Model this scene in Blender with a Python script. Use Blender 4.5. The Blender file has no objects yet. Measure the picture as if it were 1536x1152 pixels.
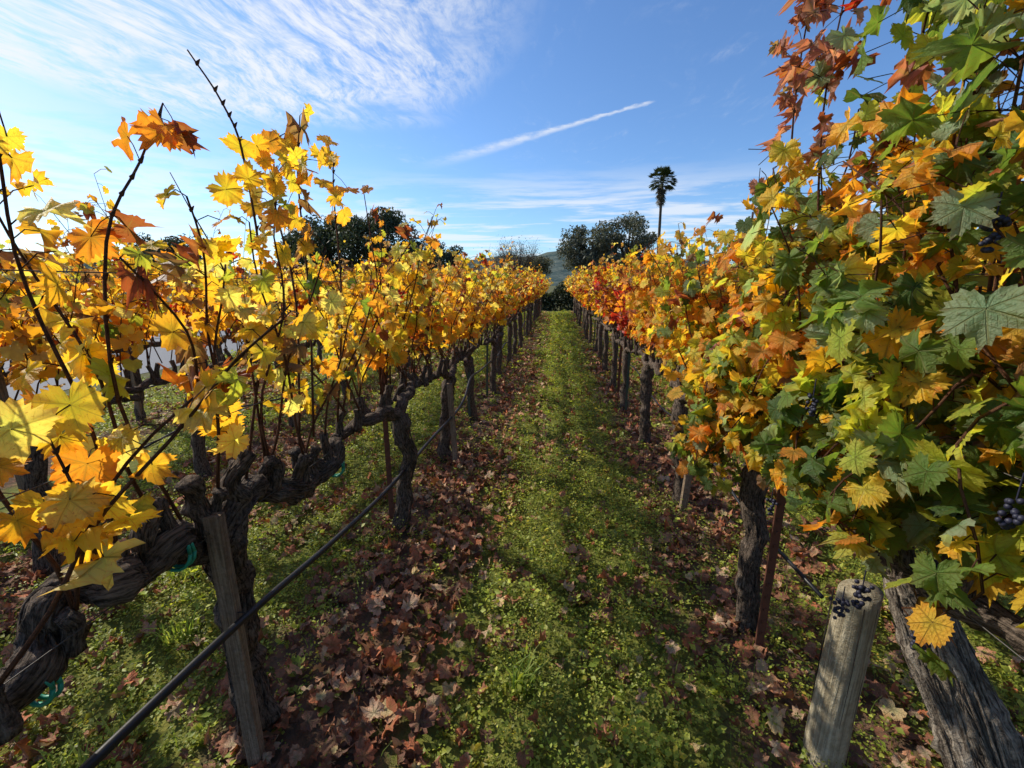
import bpy, math, random, bmesh
import numpy as np
from mathutils import Vector
rng = np.random.default_rng(7)
random.seed(7)
sc = bpy.context.scene
sc.view_settings.view_transform='Standard'; sc.view_settings.look='None'; sc.view_settings.exposure=0
R=math.radians
# ------------------------------------------------------------------ helpers
_w=np.random.default_rng(3)
_ds=[(_w.normal(size=2),_w.uniform(0,6.28)) for _ in range(14)]
def wob(x,y,s=1.0,o=0):
    v=0
    for i,(d,p) in enumerate(_ds):
        f=s*(0.6+0.35*i)
        v=v+np.sin((x*d[0]+y*d[1])*f+p+o*1.7*i)/(1+0.25*i)
    return v/3.2
def gh(x,y):
    x=np.asarray(x,float); y=np.asarray(y,float)
    m=np.clip((7.0-np.abs(x+0.5))/1.5,0,1)
    rowd=np.abs(((x+1.0+0.95)%1.9)-0.95)
    return m*(0.016*wob(x,y,3.0)+0.03*np.exp(-(rowd/0.3)**2))

class MB:
    def __init__(s):
        s.v=[];s.f=[];s.m=[];s.uv=[];s.c=[];s.n=0
    def add(s,v,f,mat,uv=None,col=None):
        v=np.asarray(v,float).reshape(-1,3); f=np.asarray(f,int).reshape(-1,3)
        s.v.append(v); s.f.append(f+s.n); s.m.append(np.full(len(f),mat,int))
        s.uv.append(np.zeros_like(v) if uv is None else uv)
        if col is None: col=(1,1,1)
        col=np.asarray(col,float)
        if col.ndim==1: col=np.tile(col,(len(v),1))
        s.c.append(np.c_[col,np.ones(len(v))]); s.n+=len(v)
    def mesh(s,name,mats,smooth=True):
        V=np.concatenate(s.v);F=np.concatenate(s.f);M=np.concatenate(s.m)
        U=np.concatenate(s.uv);C=np.concatenate(s.c)
        me=bpy.data.meshes.new(name)
        me.vertices.add(len(V)); me.vertices.foreach_set('co',V.astype(np.float32).ravel())
        me.loops.add(F.size); me.loops.foreach_set('vertex_index',F.astype(np.int32).ravel())
        me.polygons.add(len(F)); me.polygons.foreach_set('loop_start',np.arange(0,F.size,3,dtype=np.int32))
        me.polygons.foreach_set('material_index',M.astype(np.int32))
        me.polygons.foreach_set('use_smooth',np.full(len(F),smooth))
        a=me.attributes.new('luv','FLOAT_VECTOR','POINT'); a.data.foreach_set('vector',U.astype(np.float32).ravel())
        a=me.attributes.new('lcol','FLOAT_COLOR','POINT'); a.data.foreach_set('color',C.astype(np.float32).ravel())
        for m in mats: me.materials.append(m)
        me.update(); me.validate()
        return me
def obj(name,me,loc=(0,0,0),rz=0,scale=(1,1,1),parent=None):
    o=bpy.data.objects.new(name,me); sc.collection.objects.link(o)
    o.location=loc; o.rotation_euler=(0,0,rz); o.scale=scale
    if parent: o.parent=parent
    return o

def smooth_path(pts,k):
    pts=np.asarray(pts,float); n=len(pts)
    if k<=1: return pts
    P=np.vstack([2*pts[0]-pts[1],pts,2*pts[-1]-pts[-2]])
    out=[]
    for i in range(n-1):
        p0,p1,p2,p3=P[i],P[i+1],P[i+2],P[i+3]
        for t in np.arange(k)/k:
            out.append(0.5*((2*p1)+(-p0+p2)*t+(2*p0-5*p1+4*p2-p3)*t*t+(-p0+3*p1-3*p2+p3)*t**3))
    out.append(pts[-1]); return np.array(out)
def tube(mb,pts,rad,sides,mat,sub=1,rough=0.0,cap=True,col=None,ridges=0,lump=0):
    pts=np.asarray(pts,float)
    rad=np.broadcast_to(np.asarray(rad,float),(len(pts),))
    P=smooth_path(pts,sub)
    if sub>1: r=np.interp(np.linspace(0,len(pts)-1,len(P)),np.arange(len(pts)),rad)
    else: r=rad
    n=len(P)
    T=np.gradient(P,axis=0); T/=np.linalg.norm(T,axis=1)[:,None]+1e-9
    ref=np.array([0,0,1.]) if abs(T[0][2])<.9 else np.array([1.,0,0])
    U=[];u=np.cross(T[0],ref);u/=np.linalg.norm(u)
    for i in range(n):
        u=u-T[i]*np.dot(u,T[i]);u/=np.linalg.norm(u)+1e-9;U.append(u.copy())
    U=np.array(U);W=np.cross(T,U)
    L=np.r_[0,np.cumsum(np.linalg.norm(np.diff(P,axis=0),axis=1))]
    a=np.arange(sides)/sides*2*np.pi
    A,LL=np.meshgrid(a,L)
    rr=r[:,None]*np.ones_like(A)
    if rough>0:
        ph=rng.uniform(0,6.28,8)
        w1=1.3*np.sin(LL*11+ph[5]);w2=1.6*np.sin(LL*17+ph[6])
        rr=rr*(1+rough*(0.5*np.sin(2*A+w1+ph[0])+0.45*np.sin(4*A+w2+ph[1])+0.35*np.sin(6*A-w1*1.5+ph[2])+0.35*np.sin(LL*23+ph[3]))
               +rough*0.4*rng.normal(size=A.shape))
    if ridges:
        rr=rr*(1+ridges*np.abs(np.sin(4.5*A+1.2*np.sin(LL*9)))-ridges*.5)
    if lump:
        ph=rng.uniform(0,6.28,8)
        rr=rr*(1+lump*(np.sin(LL*38+ph[0]+np.sin(A+ph[4]))*.45+np.sin(LL*61+ph[1])*np.sin(A+ph[5])*.5+np.maximum(0,np.sin(LL*27+ph[2])*np.sin(A+ph[3]+2*np.sin(LL*7)))**1.5*1.6))
    V=P[:,None,:]+rr[...,None]*(np.cos(A)[...,None]*U[:,None,:]+np.sin(A)[...,None]*W[:,None,:])
    uv=np.stack([np.cos(A)*r.mean(),np.sin(A)*r.mean(),LL],-1).reshape(-1,3)
    i,j=np.meshgrid(np.arange(n-1),np.arange(sides),indexing='ij')
    a0=i*sides+j;a1=i*sides+(j+1)%sides;b0=a0+sides;b1=a1+sides
    F=np.concatenate([np.stack([a0,a1,b1],-1).reshape(-1,3),np.stack([a0,b1,b0],-1).reshape(-1,3)])
    V=V.reshape(-1,3)
    if cap:
        c=len(V);V=np.vstack([V,P[0],P[-1]]);uv=np.vstack([uv,[0,0,0],[0,0,L[-1]]])
        js=np.arange(sides)
        F=np.vstack([F,np.stack([(js+1)%sides,js,np.full(sides,c)],-1),np.stack([(n-1)*sides+js,(n-1)*sides+(js+1)%sides,np.full(sides,c+1)],-1)])
    mb.add(V,F,mat,uv,col)
def shag(mb,pts,rad,n,mat,r0=.0042):
    # loose strips of peeling bark following the limb
    P=smooth_path(pts,8);r=np.interp(np.linspace(0,len(pts)-1,len(P)),np.arange(len(pts)),rad)
    m=len(P)
    for k in range(n):
        i0=int(rng.integers(0,m-4));ln=int(rng.integers(4,max(5,min(16,m-i0))));idx=np.arange(i0,min(m,i0+ln))
        if len(idx)<4: continue
        T=nrm(P[idx[-1]]-P[idx[0]]);u=rng.normal(size=3);u=nrm(u-T*np.dot(u,T));w=np.cross(T,u)
        t=np.linspace(0,1,len(idx));a=rng.normal()*.5*t
        off=(np.cos(a)[:,None]*u+np.sin(a)[:,None]*w)*(r[idx]*(1.0+.12*rng.random()+.14*t**3*rng.random()))[:,None]
        Q=(P[idx]+off)[::2]
        if len(Q)<2: continue
        rr=np.full(len(Q),r0*rng.uniform(.5,1.2));rr[0]*=.3;rr[-1]*=.25
        tube(mb,Q,rr,4,mat,2,.15,cap=False)

def box(mb,c,s,mat,tilt=None,col=None):
    v=np.array([[x,y,z] for x in(-.5,.5) for y in(-.5,.5) for z in(-.5,.5)])*np.array(s)
    f=[(0,1,3),(0,3,2),(4,6,7),(4,7,5),(0,4,5),(0,5,1),(2,3,7),(2,7,6),(0,2,6),(0,6,4),(1,5,7),(1,7,3)]
    if tilt is not None: v[:,0]+=v[:,2]*tilt[0]; v[:,1]+=v[:,2]*tilt[1]
    V=v+np.array(c)
    F=np.array(f);VV=V[F.ravel()]
    mb.add(VV,np.arange(len(VV)).reshape(-1,3),mat,VV.copy(),col)

# leaf templates
KA=np.array([0,9,17,27,38,50,58,70,80,92,108,122,138,155,168,180])
KR=np.array([1.0,.91,.81,.71,.80,.93,.90,.79,.72,.78,.82,.76,.72,.62,.42,.12])
def leaf_t(n,mid,teeth,seed,curl=1.0):
    r_=np.random.default_rng(seed)
    th=np.linspace(-180,180,n,endpoint=False)+180/n
    KR2=KR.copy();dl=r_.uniform(-.12,.10);KR2[3]+=dl;KR2[8]+=dl*.8;KR2[5:7]*=r_.uniform(.9,1.05)
    rr=np.interp(np.abs(th+r_.uniform(-5,5)),KA,KR2)*(1+r_.normal(size=n)*0.055)
    rr*=1+.06*np.sin(np.radians(th)+r_.uniform(0,6))
    if teeth: rr*=1+teeth*(np.arange(n)%2*2-1)
    t=np.radians(th)
    ph=r_.uniform(0,6.28,5); fold=r_.uniform(-.05,.45)
    def zz(r,t):
        return curl*(-0.27*r**2*(1+0.8*np.sin(t+ph[0])) +0.15*r*np.sin(3*t+ph[1])+0.13*r*r*np.sin(7*t+ph[2])+0.07*r**2*np.sin(12*t+ph[3])+fold*np.abs(r*np.sin(t)))
    out=np.stack([rr*np.sin(t),rr*np.cos(t),zz(rr,t)],-1)
    vs=[np.zeros((1,3))]
    js=np.arange(n);jn=(js+1)%n
    if mid:
        m=rr*0.58
        vs.append(np.stack([m*np.sin(t),m*np.cos(t),zz(m,t)+r_.normal(size=n)*.02],-1)); vs.append(out)
        F=[np.stack([np.zeros(n,int),1+jn,1+js],-1),np.stack([1+js,1+jn,1+n+jn],-1),np.stack([1+js,1+n+jn,1+n+js],-1)]
        F=np.concatenate(F)
    else:
        vs.append(out); F=np.stack([np.zeros(n,int),1+jn,1+js],-1)
    return np.concatenate(vs),F
LOD={'hi':[leaf_t(52,True,.085,i,0.6+0.3*(i%5)) for i in range(18)],
     'mid':[leaf_t(20,False,.06,20+i,0.8+.35*(i%4)) for i in range(8)],
     'lo':[leaf_t(13,False,0,40+i,1.) for i in range(5)],
     'dead':[leaf_t(24,True,.08,60+i,.8+.5*(i%4)) for i in range(12)]}
def nrm(a): return a/(np.linalg.norm(a,axis=-1,keepdims=True)+1e-9)
TRIM=None   # (row x, lowest |x| of the hedged canopy face)
def keepmask(P): return np.abs(P[:,0]+TRIM[0])>TRIM[1]+np.where(P[:,2]>1.35,TRIM[2],0)
def leaves(mb,pos,nor,tip,size,col,lod,mat):
    T=LOD[lod]; N=len(pos); var=rng.integers(0,len(T),N)
    if N==0: return
    nor=nrm(nor);tip=nrm(tip-nor*np.sum(tip*nor,-1,keepdims=True));xx=np.cross(tip,nor)
    dry=(col[:,1]<.24)&(col[:,0]>col[:,1]*1.5)&(lod!='dead')
    for k in range(len(T)):
        I=np.where(var==k)[0]
        if len(I)==0: continue
        v,f=T[k]
        asp=rng.uniform(.82,1.1,len(I))*np.where(dry[I],.72,1)
        cz=rng.uniform(.3,1.8,len(I))+np.where(dry[I],1.3,0)
        V=pos[I][:,None,:]+size[I][:,None,None]*((v[None,:,0:1]*asp[:,None,None])*xx[I][:,None,:]+v[None,:,1:2]*tip[I][:,None,:]+(v[None,:,2:3]*cz[:,None,None])*nor[I][:,None,:])
        F=f[None]+np.arange(len(I))[:,None,None]*len(v)
        UV=np.tile(v,(len(I),1)); UV[:,2]=np.repeat(rng.uniform(0,50,len(I)),len(v))
        C=np.repeat(col[I],len(v),0)
        mb.add(V.reshape(-1,3),F.reshape(-1,3),mat,UV,C)

# ------------------------------------------------------------------ materials
class NT:
    def __init__(s,name):
        s.m=bpy.data.materials.new(name);s.m.use_nodes=True;s.t=s.m.node_tree;s.t.nodes.clear()
    def n(s,t,**k):
        x=s.t.nodes.new(t)
        for a,b in k.items(): setattr(x,a,b)
        return x
    def l(s,a,b): s.t.links.new(a,b)
    def val(s,x,inp):
        if isinstance(x,(int,float)): inp.default_value=x
        elif isinstance(x,tuple): inp.default_value=x if len(x)==len(inp.default_value) else (*x,1)
        else: s.l(x,inp)
    def math(s,op,a,b=0.0,c=0.0,clamp=False):
        x=s.n('ShaderNodeMath',operation=op,use_clamp=clamp)
        s.val(a,x.inputs[0]);s.val(b,x.inputs[1]);s.val(c,x.inputs[2]);return x.outputs[0]
    def mix(s,f,a,b,mode='MIX'):
        x=s.n('ShaderNodeMix',data_type='RGBA',blend_type=mode)
        s.val(f,x.inputs[0]);s.val(a,x.inputs[6]);s.val(b,x.inputs[7]);return x.outputs[2]
    def sstep(s,v,a,b,c=0.0,d=1.0):
        x=s.n('ShaderNodeMapRange',interpolation_type='SMOOTHSTEP')
        s.val(v,x.inputs[0]);s.val(a,x.inputs[1]);s.val(b,x.inputs[2]);s.val(c,x.inputs[3]);s.val(d,x.inputs[4]);return x.outputs[0]
    def noise(s,vec,scale,detail=4,rough=.55,dist=0.):
        x=s.n('ShaderNodeTexNoise');s.val(scale,x.inputs['Scale']);x.inputs['Detail'].default_value=detail
        x.inputs['Roughness'].default_value=rough;x.inputs['Distortion'].default_value=dist
        if vec is not None: s.l(vec,x.inputs['Vector'])
        return x
    def mapv(s,vec,sc_=(1,1,1),rot=(0,0,0),loc=(0,0,0)):
        x=s.n('ShaderNodeMapping');x.inputs['Scale'].default_value=sc_;x.inputs['Rotation'].default_value=rot;x.inputs['Location'].default_value=loc
        s.l(vec,x.inputs[0]);return x.outputs[0]
    def attr(s,name): return s.n('ShaderNodeAttribute',attribute_name=name)
    def out(s,sh):
        o=s.n('ShaderNodeOutputMaterial');s.l(sh,o.inputs[0]);return s.m
    def bsdf(s,col,rough=.8,spec=.3,bump=None,bs=.5,bd=.01):
        b=s.n('ShaderNodeBsdfPrincipled');s.val(col,b.inputs['Base Color']);s.val(rough,b.inputs['Roughness'])
        b.inputs['Specular IOR Level'].default_value=spec
        if bump is not None:
            q=s.n('ShaderNodeBump');q.inputs['Strength'].default_value=bs;q.inputs['Distance'].default_value=bd
            s.l(bump,q.inputs['Height']);s.l(q.outputs[0],b.inputs['Normal'])
        return b

def leaf_mat(name,trans=.5,gain=1.25,veins=True,rough=.5):
    t=NT(name);c=t.attr('lcol').outputs['Color'];uv=t.attr('luv').outputs['Vector']
    if veins:
        sp=t.n('ShaderNodeSeparateXYZ');t.l(uv,sp.inputs[0])
        ax=t.math('ABSOLUTE',sp.outputs[0]);y=sp.outputs[1]
        rr=t.math('SQRT',t.math('ADD',t.math('MULTIPLY',ax,ax),t.math('MULTIPLY',y,y)))
        v=None
        for ang in (0,52,108):
            s_,c_=math.sin(R(ang)),math.cos(R(ang))
            d=t.math('ABSOLUTE',t.math('SUBTRACT',t.math('MULTIPLY',ax,c_),t.math('MULTIPLY',y,s_)))
            al=t.math('ADD',t.math('MULTIPLY',ax,s_),t.math('MULTIPLY',y,c_))
            m=t.math('MULTIPLY',t.sstep(d,.03,.006),t.sstep(al,-.02,.02))
            v=m if v is None else t.math('MAXIMUM',v,m)
            w=t.math('SINE',t.math('ADD',t.math('MULTIPLY',al,34.0),t.math('MULTIPLY',d,-26.0)))
            g=t.math('MULTIPLY',t.math('MULTIPLY',t.sstep(w,.82,1.0),t.sstep(d,.28,.18)),t.math('MULTIPLY',t.sstep(al,.05,.12),0.45))
            v=t.math('MAXIMUM',v,g)
        n1=t.noise(uv,3.2,4,.6); n2=t.noise(uv,11,3,.6)
        e=t.sstep(t.math('ADD',rr,t.math('MULTIPLY',t.math('SUBTRACT',n1.outputs[0],.5),1.5)),.60,1.05)
        edge=t.mix(1.0,c,(.78,.48,.32),'MULTIPLY')
        c1=t.mix(t.math('MULTIPLY',e,.75),c,edge)
        sp2=t.sstep(n2.outputs[0],.60,.72)
        c1=t.mix(t.math('MULTIPLY',sp2,.65),c1,t.mix(1.0,c1,(.5,.28,.2),'MULTIPLY'))
        near=t.sstep(t.math('ADD',rr,t.math('MULTIPLY',t.math('SUBTRACT',n2.outputs[0],.5),.8)),.6,.1)
        c1=t.mix(t.math('MULTIPLY',near,.45),c1,t.mix(1.0,c1,(.62,1.02,.9),'MULTIPLY'))
        vc=t.mix(.5,t.mix(1.0,c1,(.65,.6,.5),'MULTIPLY'),(.33,.27,.08))
        cf=t.mix(t.math('MULTIPLY',v,.6),c1,vc)
        bmp=t.math('SUBTRACT',t.math('MULTIPLY',n2.outputs[0],.9),t.math('MULTIPLY',v,.8))
    else:
        g=t.n('ShaderNodeNewGeometry'); n2=t.noise(g.outputs['Position'],45,1); cf=t.mix(t.math('MULTIPLY',n2.outputs[0],.6),c,t.mix(1.0,c,(.6,.52,.45),'MULTIPLY')); bmp=None
    b=t.bsdf(cf,rough,.4,bmp,.8,.006)
    tr=t.n('ShaderNodeBsdfTranslucent');t.l(t.mix(1.0,cf,(gain,gain*.97,gain*.55),'MULTIPLY'),tr.inputs[0])
    mx=t.n('ShaderNodeMixShader');mx.inputs[0].default_value=trans
    t.l(b.outputs[0],mx.inputs[1]);t.l(tr.outputs[0],mx.inputs[2])
    return t.out(mx.outputs[0])
M_leaf=leaf_mat('vine_leaf',.55,1.6)
M_leaf2=leaf_mat('vine_leaf_far',.55,1.65,False)
M_dead=leaf_mat('dead_leaf',.12,1.0,True,.75)
M_dead2=leaf_mat('dead_leaf_far',.12,1.0,False,.75)
M_weed=leaf_mat('weed_leaf',.42,1.7,False,.5)

def bark_mat(name,a,b,sc1=1.0,lo=11):
    t=NT(name);uv=t.attr('luv').outputs['Vector']
    n=t.noise(t.mapv(uv,(170*sc1,170*sc1,lo*sc1)),1.0,5,.7,.6);n2=t.noise(uv,14*sc1,3);n3=t.noise(uv,70*sc1,4,.7)
    f=t.sstep(t.math('ADD',t.math('MULTIPLY',n.outputs[0],.7),t.math('MULTIPLY',n3.outputs[0],.3)),.38,.64)
    c=t.mix(f,a,b);c=t.mix(t.math('MULTIPLY',n2.outputs[0],.6),c,t.mix(1.0,c,(.55,.5,.5),'MULTIPLY'))
    return t.out(t.bsdf(c,.9,.15,t.math('ADD',n.outputs[0],n3.outputs[0]),1.0,.012).outputs[0])
M_bark=bark_mat('vine_bark',(.026,.019,.014),(.27,.21,.16),1.0,30)
M_oldbark=bark_mat('old_vine_bark',(.06,.045,.035),(.50,.43,.34),.8)
M_cane=bark_mat('cane_bark',(.07,.03,.018),(.26,.12,.06),1.5)
M_tbark=bark_mat('tree_bark',(.05,.035,.025),(.16,.12,.09),.15)
M_post=bark_mat('weathered_wood',(.30,.25,.16),(.60,.53,.37),.5,5)
M_stake=bark_mat('stake_wood',(.20,.14,.09),(.42,.32,.22),.9,6)
def simple(name,col,rough=.6,metal=0,nscale=30,var=.35):
    t=NT(name);g=t.n('ShaderNodeTexCoord');n=t.noise(g.outputs['Object'],nscale,4)
    c=t.mix(t.math('MULTIPLY',n.outputs[0],var*2),col,tuple(x*.45 for x in col))
    b=t.bsdf(c,rough,.4,n.outputs[0],.3,.003);b.inputs['Metallic'].default_value=metal
    return t.out(b.outputs[0])
M_rust=simple('rusty_steel',(.16,.06,.035),.75,.1)
M_gstk=simple('green_painted_steel',(.06,.09,.06),.6)
M_hose=simple('black_polyethylene',(.018,.018,.02),.42)
M_wire=simple('galvanised_wire',(.12,.11,.10),.5,.5)
M_tie=simple('green_tie_tape',(.03,.38,.24),.45)
M_grape=simple('grape_skin',(.025,.025,.05),.55)
VM=[M_bark,M_cane,M_leaf]; VMF=[M_bark,M_cane,M_leaf2]

# ------------------------------------------------------------------ palettes
PAL={'yel':((.92,.67,.07),(.86,.52,.04)),'gold':((.84,.42,.03),(.90,.50,.05)),'org':((.76,.27,.03),(.82,.35,.04)),'pale':((.94,.78,.25),(.88,.68,.14)),
 'yg':((.62,.58,.07),(.44,.48,.06)),'grn':((.14,.22,.035),(.20,.27,.045)),'dgrn':((.075,.125,.03),(.10,.17,.035)),
 'rb':((.34,.07,.03),(.40,.14,.05)),'red':((.52,.03,.02),(.60,.07,.03)),'brn':((.40,.23,.12),(.29,.15,.07)),'pink':((.58,.25,.18),(.48,.17,.12)),'sage':((.36,.42,.24),(.26,.34,.16))}
def pick(N,w):
    ks=list(w);p=np.array([w[k] for k in ks],float);p/=p.sum();i=rng.choice(len(ks),N,p=p)
    A=np.array([PAL[k][0] for k in ks]);B=np.array([PAL[k][1] for k in ks]);t=rng.random((N,1))
    return (A[i]*(1-t)+B[i]*t)*rng.uniform(.78,1.08,(N,1))

ZC=.86
def cane_path(p0,L,lean,droop,n=8):
    t=np.linspace(0,1,n)[:,None]
    d=nrm(np.array([lean[0],lean[1],1.0]))
    P=p0+d*L*t+np.array([lean[0],lean[1],0])*.35*L*t*t-np.array([0,0,1.])*droop*L*t**2.2
    ph=rng.uniform(0,6,2)
    P[:,0]+=.022*np.sin(t[:,0]*9+ph[0])*L; P[:,1]+=.022*np.sin(t[:,0]*8+ph[1])*L
    return P
def put_leaves_on(mb,path,w,lod,t0=.2,step=.07,size=(.055,.095),flip=0.0,col=None,extra=.4,spread=.08):
    seg=np.r_[0,np.cumsum(np.linalg.norm(np.diff(path,axis=0),axis=1))];L=seg[-1]
    ts=np.arange(L*t0,L,step)+rng.uniform(-.02,.02,len(np.arange(L*t0,L,step)))
    ts=np.r_[ts,L]
    k=rng.random(int(len(ts)*extra));ts=np.r_[ts,L*t0+k*L*(1-t0)]
    ts=np.clip(ts,0,L)
    P=np.stack([np.interp(ts,seg,path[:,i]) for i in range(3)],-1)
    N=len(P)
    off=rng.normal(size=(N,3))*np.array([1,.8,.5]);off=nrm(off)*rng.uniform(.3,1.2,(N,1))*spread
    Q=P+off
    if TRIM is not None:
        k=keepmask(Q);P,Q,off,ts=P[k],Q[k],off[k],ts[k];N=len(P)
        if N==0: return
    nor=nrm(off)*.5+np.array([flip,0,.30])+rng.normal(size=(N,3))*.48
    tip=np.array([0,0,-1.])+nrm(off)*.45+rng.normal(size=(N,3))*.4
    sz=(size[0]+(size[1]-size[0])*rng.beta(1.4,1.8,N))*(1-.35*(ts/L)**3)
    C=pick(N,w) if col is None else col(Q,N)
    leaves(mb,Q,nor,tip,sz,C,lod,2)
    if lod!='lo':
        for a,b in zip(P,Q):
            mid=(a+b)/2+np.array([0,0,.012]); tube(mb,[a,mid,b],.0014,3,1,cap=False)
def vine(mb,seed,lod,w,ncane=15,Lr=(.75,1.15),size=(.055,.095),step=.07,zfac=1,xs=.25,extra=.4,trunk=True,ys=(-.62,.62),t0=.2,flip=0,col=None,spread=.08,gnarl=1.0,armz=None,bareP=.08):
    global rng
    old=rng; rng=np.random.default_rng(seed)
    hi=lod=='hi'
    S=14 if hi else 7
    sub=7 if hi else 2
    if trunk:
        n=7;z=np.linspace(-.05,ZC-.08,n)
        P=np.stack([np.cumsum(rng.normal(size=n)*.014*gnarl),np.cumsum(rng.normal(size=n)*.016*gnarl),z],-1);P[:,:2]-=P[0,:2]*1
        r=np.array([.056,.046,.041,.040,.040,.046,.050])*rng.uniform(.9,1.15)
        tube(mb,P,r,S+4,0,sub,.12 if hi else .1,ridges=.16,lump=.14 if hi else .1)
        if hi: shag(mb,P,r,70,0)
        top=P[-1]
        for sg in (-1,1):
            n=8;y=np.linspace(0,.64,n)*sg
            A=np.stack([top[0]*(1-np.abs(y)/.7)+np.r_[0,np.cumsum(rng.normal(size=n-1)*.014)],top[1]+y,
                 top[2]+.08*np.minimum(1,np.abs(y)/.14)+np.r_[0,rng.normal(size=n-1)*.013*gnarl]],-1)
            ra=np.linspace(.036,.02,n)*rng.uniform(.85,1.1)
            tube(mb,A,ra,S,0,sub,.14,lump=.22)
            if hi: shag(mb,A,ra,30,0,.003)
    ys_=np.linspace(ys[0],ys[1],ncane)+rng.normal(size=ncane)*.02
    for y in ys_:
        zc=ZC if armz is None else float(np.interp(y,armz[0],armz[1]))
        p0=np.array([rng.normal()*.015,y,zc+.015])
        sp=p0+np.array([rng.normal()*.03,rng.normal()*.02,.05+rng.random()*.07])
        tube(mb,[p0-np.array([0,0,.03]),(p0+sp)/2+rng.normal(size=3)*.006,sp],[.022,.017,.018],S//2+2,0,4 if hi else 1,.2,lump=.25 if hi else 0)
        for q in range(1 if rng.random()<.6 else 2):
            L=rng.uniform(*Lr)
            path=cane_path(sp,L,(rng.normal()*xs,rng.normal()*.24),rng.uniform(0,.16))
            if TRIM is None or keepmask(path).all():
                tube(mb,path,np.linspace(.0052,.0022,len(path)),5 if hi else 4,1,2 if hi else 1)
            put_leaves_on(mb,path,w,lod,t0,step*(1 if q==0 else 1.5),size,flip,col,extra,spread)
            if rng.random()<bareP:
                path=cane_path(sp,L*1.15,(rng.normal()*xs*.5,rng.normal()*.15),.0)
                tube(mb,path,np.linspace(.004,.0015,len(path)),4,1)
                put_leaves_on(mb,path,w,lod,.6,.14,(size[0]*.7,size[1]*.7),flip,col,0,spread*.7)
    rng=old

# ------------------------------------------------------------------ vines
WL={'yel':4,'pale':2.2,'gold':2.2,'org':1.5,'yg':1.5,'rb':.9,'brn':1.0,'grn':.15}
WL2={'yel':3.2,'pale':1.2,'gold':2.8,'org':2.0,'yg':1.0,'rb':1.0,'brn':.9,'red':.4}
WR={'yel':3,'gold':4,'org':3.0,'yg':1.0,'rb':.9,'grn':.3,'brn':.5,'pale':.8,'red':.3}
WRED={'red':5,'rb':3,'org':1.5,'gold':.6}
WG={'grn':4.6,'dgrn':2.6,'yg':3.6,'yel':1.2,'gold':.8,'sage':2.6,'org':.5,'brn':.6}
WM={'yg':3,'yel':3.2,'gold':3.8,'grn':1.5,'org':2.6,'sage':.5,'brn':.6,'pale':.6,'rb':.4}
shared=[]
for i,(w,L) in enumerate([(WL,(.7,1.05)),(WL2,(.7,1.1)),(WR,(.7,1.1)),(WL,(.75,1.15)),(WR,(.75,1.1)),(WL2,(.65,1.0))]):
    mb=MB();vine(mb,100+i,'mid',w,14,L,(.038,.078),.05,extra=.8,spread=.10,bareP=.15)
    shared.append(mb.mesh('grape_vine_mesh',VMF))
mb=MB();vine(mb,140,'mid',WRED,14,(.7,1.05),(.038,.075),.05,extra=.8,spread=.1);red_mesh=mb.mesh('red_vine_mesh',VMF)
def place(me,x,y,sz=1.0):
    obj('grape_vine',me,(x+rng.normal()*.03,y,float(gh(x,y))),math.pi*rng.integers(0,2)+rng.normal()*.03,(1,rng.choice([-1,1]),sz*rng.uniform(.95,1.05)))
def xl(mb,name,x,y,mats=VM): return obj(name,mb.mesh('grape_vine_mesh',mats),(x,y,float(gh(x,y))))
def rel(p,o=(-1.0,1.12)): return np.array([p[0]-o[0],p[1]-o[1],p[2]])
def special(mb,pts,w,lf,r=(.005,.002),size=(.05,.07),o=(-1.0,1.12),sp=.035):
    P=smooth_path([rel(p,o) for p in pts],4);tube(mb,P,np.linspace(r[0],r[1],len(P)),6,1)
    for (t,k) in lf:
        q=P[int(t*(len(P)-1))]
        off=rng.normal(size=(k,3))*sp
        for d in off: tube(mb,[q,q+d*.5+np.array([0,0,.008]),q+d],.0013,3,1,cap=False)
        leaves(mb,q+off,np.array([.5,-.5,.3])+rng.normal(size=(k,3))*.7,np.array([.3,0,-.7])+rng.normal(size=(k,3))*.6,rng.uniform(size[0],size[1],k),pick(k,w),'hi',2)
    for t in np.linspace(.1,.95,12):
        q=P[int(t*(len(P)-1))];tube(mb,[q-np.array([0,0,.005]),q,q+np.array([.008,.004,.012])],[.003,.0055,.001],5,1)
mb=MB()
TR=[rel(p) for p in [(-1.05,1.13,-.06),(-1.03,1.12,.12),(-1.06,1.14,.28),(-1.03,1.11,.44),(-1.05,1.14,.60),(-1.03,1.10,.72),(-1.03,1.1,.83)]]
rT=[.062,.050,.044,.042,.046,.052,.056]
tube(mb,TR,rT,22,0,10,.12,ridges=.2,lump=.22);shag(mb,TR,rT,130,0)
A1=[rel(p) for p in [(-1.02,1.06,.80),(-1.0,1.17,.91),(-1.04,1.28,.87),(-.99,1.42,.80),(-1.03,1.56,.76),(-.98,1.70,.80),(-1.02,1.78,.87)]]
r1=[.046,.045,.038,.039,.034,.036,.026]
tube(mb,A1,r1,20,0,10,.16,ridges=.14,lump=.30);shag(mb,A1,r1,110,0,.0036)
A2=[rel(p) for p in [(-1.03,1.10,.80),(-1.07,1.0,.82),(-1.01,.92,.90),(-1.07,.85,.84),(-1.01,.77,.91),(-1.08,.69,.90),(-1.04,.61,.80),(-1.10,.5,.76),(-1.08,.4,.79)]]
r2=[.046,.044,.046,.037,.040,.034,.034,.029,.024]
tube(mb,A2,r2,22,0,12,.16,ridges=.14,lump=.30);shag(mb,A2,r2,150,0,.0032)
az=([-.72,-.52,-.28,-.2,.07,.2,.35,.5,.65],[.78,.80,.88,.89,.92,.88,.82,.79,.84])
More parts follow.
